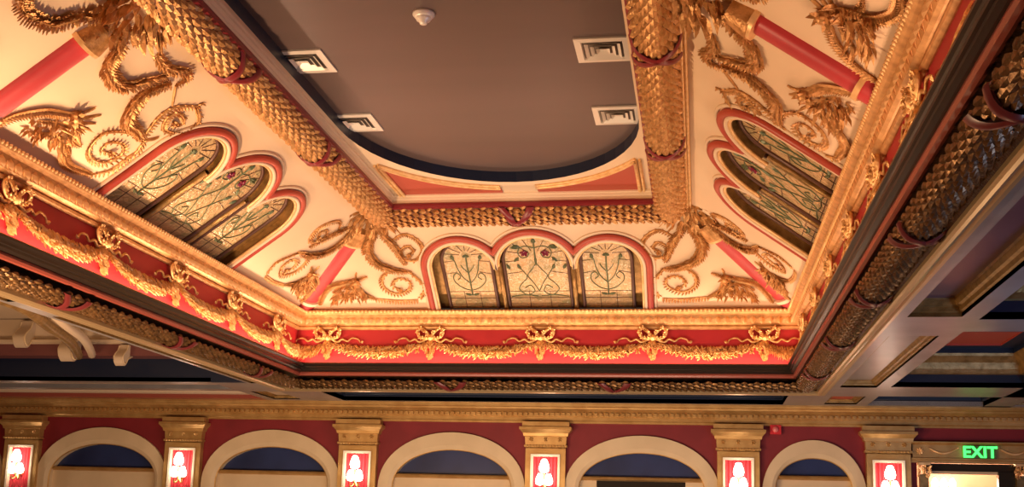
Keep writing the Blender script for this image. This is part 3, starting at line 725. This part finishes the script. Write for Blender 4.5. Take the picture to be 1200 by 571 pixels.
coffer(-5.64, -5.47, 8.80, 13.26, .13, SCREAM, GOLDD, 'long coffer with wide gold moulding at the far end of the left beam')
coffer(-6.01, -5.60, 14.12, 14.98, .05, SCREAM, GOLDD, 'small cream coffer by the back wall, left of the opening')
coffer(-5.0, 1.08, 14.12, 15.08, .30, NAVY, NAVY, 'wide navy coffer between the far beam and the back wall')
coffer(2.16, 3.60, 14.1, 15.05, .25, NAVY, NAVY, 'navy coffer by the back wall near the exit')
coffer(3.95, 5.4, 14.1, 15.05, .08, REDF, GOLDD, 'red coffer by the back wall above the exit sign')
def deep(x0, x1, y0, y1, lab):
    t = thing('deep_coffer', lab, 'ceiling coffer', ((x0 + x1) / 2, (y0 + y1) / 2, SH), 'deep dark coffers on the right')
    def rc(i, h): return [Vector((x0 + i, y0 + i, h)), Vector((x1 - i, y0 + i, h)), Vector((x1 - i, y1 - i, h)), Vector((x0 + i, y1 - i, h))]
    b = MB(); b.loft([rc(0, SH), rc(0, 1.87)], closed_v=True); b.build('lower_fascia', NAVY, t)
    b = MB(); b.loft([rc(.0, 1.87), rc(.03, 1.88), rc(.035, 1.93), rc(.06, 2.0), rc(.11, 2.07), rc(.12, 2.10)], closed_v=True); b.build('gold_cove', GOLDD, t)
    b = MB(); b.loft([rc(.12, 2.10), rc(.12, 2.155), rc(.30, 2.155)], closed_v=True); b.build('upper_fascia', NAVY, t)
    b = MB(); b.add(rc(.25, 2.175), [(0, 1, 2, 3)]); b.loft([rc(.30, 2.155), rc(.30, 2.18)], closed_v=True); b.build('red_panel', REDF, t)
deep(2.16, 3.60, 9.60, 13.20, 'deep navy, gold and red coffer ahead on the right')
deep(2.16, 3.60, 4.86, 9.05, 'deep navy, gold and red coffer at the right edge')
deep(3.95, 7.3, 9.60, 13.20, 'deep navy, gold and red coffer farthest right')
b = MB(); b.box(-13.4, -5.69, 13.2, 13.255, SH + .003, 2.02); b.build('trim_14', NAVY, kind='structure', label='navy fascia across the left ceiling recess', cat='fascia')
b = MB(); b.loft([[(-13.4, y, h), (-5.66, y, h)] for y, h in ((13.2, 2.52), (11.0, 2.42), (8.0, 2.36), (-3, 2.36))]); b.build('ceiling', SCREAM, kind='structure', label='cream ceiling of the recess on the left', cat='ceiling')
b = MB(); b.box(-13.4, 7.4, -3.2, 15.6, 4.3, 4.4); b.build('ceiling', NAVY, kind='structure', label='dark roof void above the ceilings', cat='ceiling')
t = thing('lintel', 'plum brown lintel across the left recess above the navy band', 'lintel', (-9.7, 13.1, 2.02))
b = MB(); b.box(-13.4, -5.69, 12.95, 13.2, 2.02, 2.17); b.build('lower_beam', PURPLE, t)
b = MB(); b.loft([[(-13.4, y, h), (-5.69, y, h)] for y, h in ((12.95, 2.17), (12.90, 2.19), (12.90, 2.22), (12.96, 2.24), (12.96, 2.50))]); b.build('cream_fascia', SCREAM, t)
# deep left recess: wall side between strip and recess
b = MB(); b.box(-5.69, -5.66, -3, 13.2, SH + .06, 2.5); b.build('trim_15', SCREAM, kind='structure', label='cream side of the left recess', cat='fascia')
# back strip beyond: cream moulding and dark red fascia
b = MB(); b.box(-13.4, -6.16, 14.95, 15.2, 1.72, 1.775); b.build('trim_16', REDBR, kind='structure', label='dark red fascia over the back cornice at left', cat='fascia')
b = MB(); b.loft([[(-13.4, y, h), (-6.0, y, h)] for y, h in ((14.95, 1.775), (14.90, 1.79), (14.86, 1.83), (14.80, 1.85), (14.1, 1.87))]); b.build('trim_17', SCREAM, kind='structure', label='cream cove over the back cornice at left', cat='moulding')
def bracket(x, y, h, s, lab):
    t = thing('scroll_bracket', lab, 'bracket', (x, y, h), 'cream scroll brackets')
    b = MB(); prof = catmull([(0, .36, 0), (-.05, .25, 0), (-.14, .17, 0), (-.20, .08, 0), (-.17, -.02, 0), (-.10, -.07, 0), (-.03, -.03, 0), (.02, .05, 0), (.10, .10, 0), (.30, .20, 0), (.5, .36, 0)], 6)
    A = [Vector((x - .09 * s, y + p.x * s, h + p.y * s)) for p in prof]; B2 = [p + Vector((.18 * s, 0, 0)) for p in A]
    b.loft([A, B2], smooth=True); b.add(A, [tuple(range(len(A)))]); b.add(B2, [tuple(reversed(range(len(B2))))]); b.build('body', SCREAM, t)
    b = MB()
    for e in (-1, 1):
        b.tube([Vector((x + e * .095 * s, y + p.x * s * .85 - .01, h + p.y * s * .85 + .02)) for p in prof[:-8]], .013 * s, 6, up=Vector((1, 0, 0)))
    b.build('scroll_edge', CREAMA, t)
bracket(-7.93, 12.9, 1.99, .95, 'large cream scroll bracket in front of the plum lintel')
bracket(-7.22, 12.9, 1.92, .65, 'small cream scroll bracket nearest the left beam')
bracket(-8.6, 12.9, 2.16, .85, 'cream scroll bracket farthest left by the plum lintel')
# curved gold and cream mouldings sweeping to the big bracket
t = thing('curved_moulding', 'olive gold moulding curving down to the big scroll bracket on the left', 'moulding', (-6.6, 9.4, 1.8))
P = catmull([(-5.74, 6.0, 1.77), (-5.75, 7.6, 1.77), (-5.84, 8.64, 1.78), (-6.25, 9.75, 1.80), (-6.77, 10.9, 1.88), (-7.33, 12.0, 1.93), (-7.75, 12.75, 1.99)], 8)
b = MB(); b.tube(P, .055, 8); b.build('roll', GOLDD, t)
b = MB(); b.tube([p + Vector((.12, .10, .03)) for p in P], .05, 8); b.build('cream_bead', SCREAM, t)

# ------------------------------------------------------------------ pilasters with sconces
PX = [-10.10, -7.50, -4.83, -2.12, .506, 2.45]
ordn = ['far left edge', 'second from the left', 'third from the left', 'under the far beam centre', 'second from the right', 'rightmost, next to the exit door']
def make_pilaster():
    t = thing('pilaster', None, None, (0, YW, -1.6)); Y = YW
    def frust(b, prof, hw):
        b.loft([[Vector((-hw - o, Y, h)), Vector((-hw - o, Y - .10 - o, h)), Vector((hw + o, Y - .10 - o, h)), Vector((hw + o, Y, h))] for o, h in prof])
    b = MB(); b.box(-.28, -.205, Y - .10, Y, -1.6, 1.16); b.box(.205, .28, Y - .10, Y, -1.6, 1.16); b.box(-.205, .205, Y - .10, Y, 1.02, 1.16); b.box(-.205, .205, Y - .10, Y, -1.6, -1.3); b.build('shaft', GOLDW, t)
    b = MB(); frust(b, [(0, 1.10), (.0, 1.115), (.02, 1.12), (.02, 1.145), (.005, 1.15), (.008, 1.20), (.012, 1.265), (.03, 1.27), (.035, 1.29), (.04, 1.31), (.07, 1.345), (.085, 1.36), (.085, 1.395), (.05, 1.40), (.05, 1.47)], .28)
    x = -.27
    while x < .27: b.leaf((x + .02, Y - .115, 1.15), (0, 0, -1), (0, -1, 0), .035, .034, .1, .05); x += .042
    for x in (-.2, 0, .2):
        for k in range(6):
            a = PI * k / 3; b.leaf((x, Y - .112, 1.225), (math.cos(a), 0, math.sin(a)), (0, -1, 0), .035, .025, .2, .1)
    b.build('capital', GOLDW, t)
    b = MB()
    for x0, x1, z0, z1 in ((-.205, -.175, -1.3, 1.02), (.175, .205, -1.3, 1.02), (-.205, .205, .99, 1.02)): b.box(x0, x1, Y - .115, Y - .02, z0, z1)
    b.build('panel_frame', WHITEP, t)
    b = MB(); b.loft([[Vector((-.175 + .35 * k / 42, Y - .04 - .012 * math.sin(k * 2 * PI / 6), h)) for k in range(43)] for h in (-1.3, .99)], smooth=True)
    b.build('pleated_panel', CURT, t)
    return t
pp = make_pilaster()
for i, x in enumerate(PX):
    o = pp if i == 0 else copy_tree(pp); o.location.x = x; tag(o, 'gold pilaster with red pleated panel on the back wall, ' + ordn[i], 'pilaster', 'gold pilasters')
def make_sconce():
    t = thing('wall_sconce', None, None, (0, YW - .05, .55)); Y = YW - .05
    b = MB(); b.lathe((0, Y, .62), [(.0, -.045), (.04, -.04), (.055, -.02), (.06, .01)], 12, axis='y'); b.build('back_plate', BRASS, t)
    for pts, (x, y, z, s) in (([(0, Y - .03, .60), (0, Y - .09, .55), (0, Y - .14, .58), (0, Y - .14, .75)], (0, Y - .14, .82, .85)),
                              ([(0, Y - .06, .60), (-.03, Y - .10, .52), (-.06, Y - .12, .52), (-.06, Y - .12, .57)], (-.06, Y - .12, .64, .72)),
                              ([(0, Y - .06, .60), (.03, Y - .10, .52), (.06, Y - .12, .52), (.06, Y - .12, .57)], (.06, Y - .12, .64, .72))):
        b = MB(); b.tube(catmull(pts, 5), .011, 6, up=Vector((1, .2, 0))); arm = b.build('arm', BRASS, t)
        b = MB(); b.lathe((x, y, z), [(.03 * s, -.07 * s), (.072 * s, -.05 * s), (.085 * s, 0), (.078 * s, .05 * s), (.058 * s, .10 * s), (.05 * s, .13 * s), (.03 * s, .15 * s), (.001, .15 * s)], 12); b.build('shade', GLOW, arm)
    return t
sc = make_sconce()
for i, x in enumerate(PX):
    o = sc if i == 0 else copy_tree(sc); o.location.x = x; tag(o, 'lit frosted wall sconce on the pilaster ' + ordn[i], 'wall lamp', 'lit wall sconces')

# ------------------------------------------------------------------ arches
on = ['beyond the left edge of the view', 'leftmost in view', 'second from the left in view', 'under the left end of the far beam', 'with a dark doorway below', 'narrow one beside the fire alarm']
for (cx, ao, ai, to, ti, sill), lab in zip(ARCH, on):
    t = thing('arch_surround', 'cream arch surround on the back wall, ' + lab, 'arch', (cx, YW, -1.6), 'cream wall arches')
    O = arch_curve(cx, ao, to, HB); I = arch_curve(cx, ai, ti, sill - .17 + .0)
    base = -1.6
    O = [(cx - ao, base)] + O + [(cx + ao, base)]; I = [(cx - ai, base)] + I + [(cx + ai, base)]
    b = MB()
    rows = [[Vector((x, YW + .01, h)) for x, h in O], [Vector((x, YW - .05, h)) for x, h in O]]
    mid = [Vector((.25 * o[0] + .75 * i_[0], YW - .045, .25 * o[1] + .75 * i_[1])) for o, i_ in zip(O, I)]
    rows += [mid, [Vector((x, YW - .02, h)) for x, h in I], [Vector((x, YW + .16, h)) for x, h in I]]
    b.loft(rows, smooth=False); b.build('archivolt', CREAMA, t)
    b = MB(); b.tube([Vector((x, YW + .0, h)) for x, h in I], .014, 6, up=Vector((0, 1, 0))); b.build('gold_edge', GOLDW, t)
    b = MB(); Pn = [(x, h) for x, h in I if h > sill]; Pn = [(Pn[0][0] - .03, sill)] + Pn + [(Pn[-1][0] + .03, sill)]
    b.add([(x, YW + .12, h) for x, h in Pn], [tuple(range(len(Pn)))]); b.build('lunette_glass', NAVYG, t, label='navy blue lunette glass')
    b = MB(); b.loft([[(cx - ai - .02, y, h), (cx + ai + .02, y, h)] for y, h in ((YW + .12, sill + .02), (YW + .03, sill + .02), (YW + .01, sill + .005), (YW + .03, sill - .02), (YW + .08, sill - .035), (YW + .12, sill - .035))]); b.build('sill_moulding', GOLDW, t)
    b = MB()
    if abs(cx + .8) < .1:
        b.box(cx - ai, cx - .62, YW + .09, YW + .14, -1.6, sill); b.build('side_panel', CREAMA, t); b = MB(); b.box(cx + .60, cx + ai, YW + .09, YW + .14, -1.6, sill)
        b.build('side_panel', CREAMA, t)
        b = MB(); b.box(cx - .62, cx + .60, YW + .11, YW + .14, -1.6, sill - .03); b.build('door_glass', DGLASS, t)
    else:
        b.box(cx - ai, cx + ai, YW + .10, YW + .14, -1.6, sill - .02)
        for z0, z1 in ((-1.4, .35),):
            for s0, s1 in ((-.9, -.05), (.05, .9)):
                x0, x1 = cx + s0 * ai, cx + s1 * ai
                b.box(x0, x1, YW + .085, YW + .10, z1 - .03, z1); b.box(x0, x0 + .03, YW + .085, YW + .10, z0, z1 - .03); b.box(x1 - .03, x1, YW + .085, YW + .10, z0, z1 - .03)
        b.build('cream_panelling', CREAMA, t)

# fire alarm
t = thing('fire_alarm', 'small red fire alarm box under the gold cornice, right of a pilaster', 'fire alarm', (1.0, YW, 1.34))
b = MB(); b.box(.93, 1.075, YW - .07, YW, 1.345, 1.47); b.build('casing', ALARM, t)
b = MB(); b.lathe((1.0, YW - .07, 1.41), [(.04, 0), (.038, -.02), (.001, -.025)], 12, axis='y'); b.build('lens', mat('pale red lens', (.8, .2, .2), .2), t)

# ------------------------------------------------------------------ exit doorway
t = thing('door_1', 'gold framed exit doorway at the right end of the back wall', 'door', (3.78, YW, -1.6)); t['kind'] = 'structure'
b = MB(); b.box(2.76, 4.80, YW - .07, YW + .02, 1.03, 1.235)
b.loft([[(2.74 - o, YW - .07 - o, h), (4.82 + o, YW - .07 - o, h)] for o, h in ((0, 1.235), (.03, 1.245), (.05, 1.26), (.05, 1.275), (-.07, 1.275))])
b.loft([[(2.74, YW - .07 - o, h), (4.82, YW - .07 - o, h)] for o, h in ((0, 1.07), (.025, 1.06), (.025, 1.04), (.0, 1.03), (0, 1.0), (-.05, 1.0))])
b.build('lintel', GOLDW, t)
b = MB()
for x0, x1 in ((2.96, 3.34), (3.84, 4.22), (4.34, 4.66)):
    P = [Vector((x0 + (x1 - x0) * k / 12, YW - .078, 1.20 - .075 * math.sin(PI * k / 12))) for k in range(13)]
    b.tube(P, [.008 + .008 * math.sin(PI * k / 12) for k in range(13)], 6, up=Vector((0, 1, 0)))
for x in (2.85, 4.73):
    for k in range(8):
        a = PI * k / 4; b.leaf((x, YW - .078, 1.15), (math.cos(a), 0, math.sin(a)), (0, -1, 0), .05, .03, .2, .1)
b.build('carved_swags', GOLDF, t)
for x in (2.90, 4.10):
    b = MB(); b.box(x - .075, x + .075, YW - .10, YW, .97, 1.0)
    for k in range(26):
        xx = random.uniform(-.06, .06); b.leaf((x + xx, YW - .06, random.uniform(.84, .95)), (xx * 8, -.3, random.choice((-.6, .8))), (xx * 3, -1, 0), .06, .035, .3, .3)
    b.build('leaf_capital', GOLDF, t)
    b = MB(); b.box(x - .055, x + .055, YW - .06, YW + .02, -1.6, .85); b.build('jamb', GOLDD, t)
b = MB(); b.box(2.95, 4.75, YW + .05, YW + .12, .90, 1.0); b.box(3.84, 4.05, YW + .02, YW + .12, -1.6, .90); b.build('dark_header', DGLASS, t)
b = MB(); b.box(2.95, 3.84, YW + .06, YW + .10, .865, .90); b.build('lit_transom_bar', CREAMA, t)
b = MB(); b.box(4.16, 4.75, YW + .04, YW + .1, -1.6, 1.0); b.build('side_leaf', DGLASS, t)
# foyer seen through the doorway
b = MB(); b.box(2.6, 5.0, 17.0, 17.1, -1.6, 1.6); b.build('wall_foyer', PEACH, kind='structure', label='peach lit wall seen through the exit doorway', cat='wall')
b = MB(); b.box(2.5, 2.6, 15.6, 17.1, -1.6, 1.6); b.build('wall_foyer_left', PEACH, kind='structure', label='left side wall of the small foyer', cat='wall')
b = MB(); b.box(5.0, 5.1, 15.6, 17.1, -1.6, 1.6); b.build('wall_foyer_right', PEACH, kind='structure', label='right side wall of the small foyer', cat='wall')
b = MB(); b.box(2.5, 5.1, 15.6, 17.1, 1.6, 1.7); b.build('ceiling', CREAMF, kind='structure', label='ceiling of the small foyer', cat='ceiling')
b = MB(); b.box(2.5, 5.1, 15.6, 17.1, -1.8, -1.6); b.build('floor', FLOORM, kind='structure', label='floor of the small foyer', cat='floor')
t = thing('foyer_lamp', 'small lit candle lamp on the peach foyer wall behind the exit door', 'wall lamp', (3.45, 17.0, .72))
b = MB(); b.tube([(3.45, 16.99, .70), (3.45, 16.9, .68), (3.45, 16.86, .74)], .012, 6, up=Vector((1, 0, 0))); b.build('arm', BRASS, t)
for dx in (-.12, 0, .12):
    b = MB(); b.lathe((3.45 + dx, 16.86, .78), [(.02, -.04), (.045, -.02), (.05, .03), (.02, .10), (.001, .11)], 10); b.build('shade', GLOW, t)
b = MB(); b.tube([(3.33, 16.86, .74), (3.57, 16.86, .74)], .01, 6); b.build('crossbar', BRASS, t)

# exit sign: plate plus lit letters
t = thing('exit_sign', 'green lit EXIT sign on the gold door lintel', 'exit sign', (3.59, YW - .10, 1.06))
b = MB(); b.box(3.39, 3.79, YW - .115, YW - .075, 1.065, 1.225); plate = b.build('sign_plate', SIGNP, t)
cu = bpy.data.curves.new('exit_text', 'FONT'); cu.body = 'EXIT'; cu.size = .205; cu.extrude = .006; cu.align_x = 'CENTER'; cu.offset = .006; cu.space_character = 1.02
to_ = bpy.data.objects.new('tmp', cu); C.objects.link(to_)
bpy.context.view_layer.update()
me = bpy.data.meshes.new_from_object(to_.evaluated_get(bpy.context.evaluated_depsgraph_get())); me.name = 'exit_letters'
bpy.data.objects.remove(to_)
me.materials.clear(); me.materials.append(GREEN)
for v in me.vertices: v.co = Vector((v.co.x, -.018 - v.co.z, v.co.y + .012))
lo = bpy.data.objects.new('letters', me); C.objects.link(lo); lo.parent = plate; lo['_o'] = (0, 0, 0)
lo.location = (0, 0, .005)

# ------------------------------------------------------------------ lights
def area(name, loc, size, energy, col, target=None, sizey=None, spread=None, dirv=None):
    l = bpy.data.lights.new(name, 'AREA'); l.energy = energy; l.color = col; l.size = size
    if sizey: l.shape = 'RECTANGLE'; l.size_y = sizey
    if spread: l.spread = spread
    o = bpy.data.objects.new(name, l); C.objects.link(o); o.location = (loc[0], loc[1], loc[2] + EYE)
    d = Vector(dirv) if dirv else Vector(target) - Vector(loc)
    o.rotation_euler = d.to_track_quat('-Z', 'Y').to_euler(); return o
WARM = (1, .62, .34)
# uplighting lamps standing in the hall (below the frame)
area('hall_lamp_left', (-5.0, 7.5, -.6), .35, 255, WARM, target=(-1.6, 8.6, 3.4))
area('hall_lamp_right', (.6, 4.2, -1.0), .6, 24, WARM, target=(-2.4, 9.5, 3.2))
COVE = (1, .60, .37)
area('cove_left', (CX - 3.082, 7.6, 2.005), 11.6, 112, COVE, sizey=.035, dirv=(.10, 0, 1))
bpy.data.objects['cove_left'].rotation_euler = (PI, 0, PI / 2)
area('cove_right', (CX + 3.082, 7.6, 2.005), 11.6, 50, COVE, sizey=.035, dirv=(-.10, 0, 1))
bpy.data.objects['cove_right'].rotation_euler = (PI, 0, PI / 2)
area('cove_back', (CX, CY + DY + 3.082, 2.005), 6.1, 50, COVE, sizey=.035, dirv=(0, -.10, 1))
bpy.data.objects['cove_back'].rotation_euler = (PI, 0, 0)
# wash on the back wall, then unseen fill lights added for soffits and recess
area('wall_wash', (-2.2, 10.0, -1.2), 5.0, 200, (1, .74, .5), target=(-3.0, 15.4, 1.2), sizey=1.0)
area('added_blue_light', (4.6, 7.2, -1.0), .8, 85, (.45, .62, 1), target=(2.0, 9.6, 1.7))  # source unseen; added for the blue tint on the right soffit
area('right_soffit_fill', (2.1, 12.6, -1.0), .4, 16, WARM, target=(1.8, 12.0, 1.7))  # added to brighten the right soffit, no known lamp there
area('left_recess_fill', (-8.2, 9.5, -1.2), .8, 75, WARM, target=(-7.5, 11.0, 1.9))  # added to lift the cream surfaces inside the left recess
l = bpy.data.lights.new('foyer_light', 'POINT'); l.energy = 45; l.color = (1, .72, .5); l.shadow_soft_size = .2
o = bpy.data.objects.new('foyer_light', l); C.objects.link(o); o.location = (3.8, 16.3, 1.1 + EYE)

w = bpy.data.worlds.new('world'); bpy.context.scene.world = w; w.use_nodes = True
w.node_tree.nodes['Background'].inputs[0].default_value = (.9, .6, .42, 1); w.node_tree.nodes['Background'].inputs[1].default_value = .05

# ------------------------------------------------------------------ camera
yaw, pit, rol, F, cyp = 9.77695539 * D2, 9.55413127 * D2, 1.66198174 * D2, 1299.42468, 400.0
fw = Vector((-math.sin(yaw) * math.cos(pit), math.cos(yaw) * math.cos(pit), math.sin(pit)))
r0 = Vector((math.cos(yaw), math.sin(yaw), 0)); u0 = r0.cross(fw)
r = r0 * math.cos(rol) + u0 * math.sin(rol); u = -r0 * math.sin(rol) + u0 * math.cos(rol)
cd = bpy.data.cameras.new('camera'); co = bpy.data.objects.new('camera', cd); C.objects.link(co)
M = Matrix((r, u, -fw)).transposed().to_4x4(); M.translation = Vector((0, 0, EYE)); co.matrix_world = M
cd.sensor_fit = 'HORIZONTAL'; cd.sensor_width = 36; cd.lens = 36 * F / 1200
cd.shift_x = 0; cd.shift_y = (cyp - 285.5) / 1200
cd.clip_start = .05
S = bpy.context.scene; S.camera = co
S.view_settings.view_transform = 'Standard'; S.view_settings.look = 'None'; S.view_settings.exposure = 0; S.view_settings.gamma = 1
S.view_settings.use_curve_mapping = False
for o in bpy.data.objects:
    if '_o' in o: del o['_o']
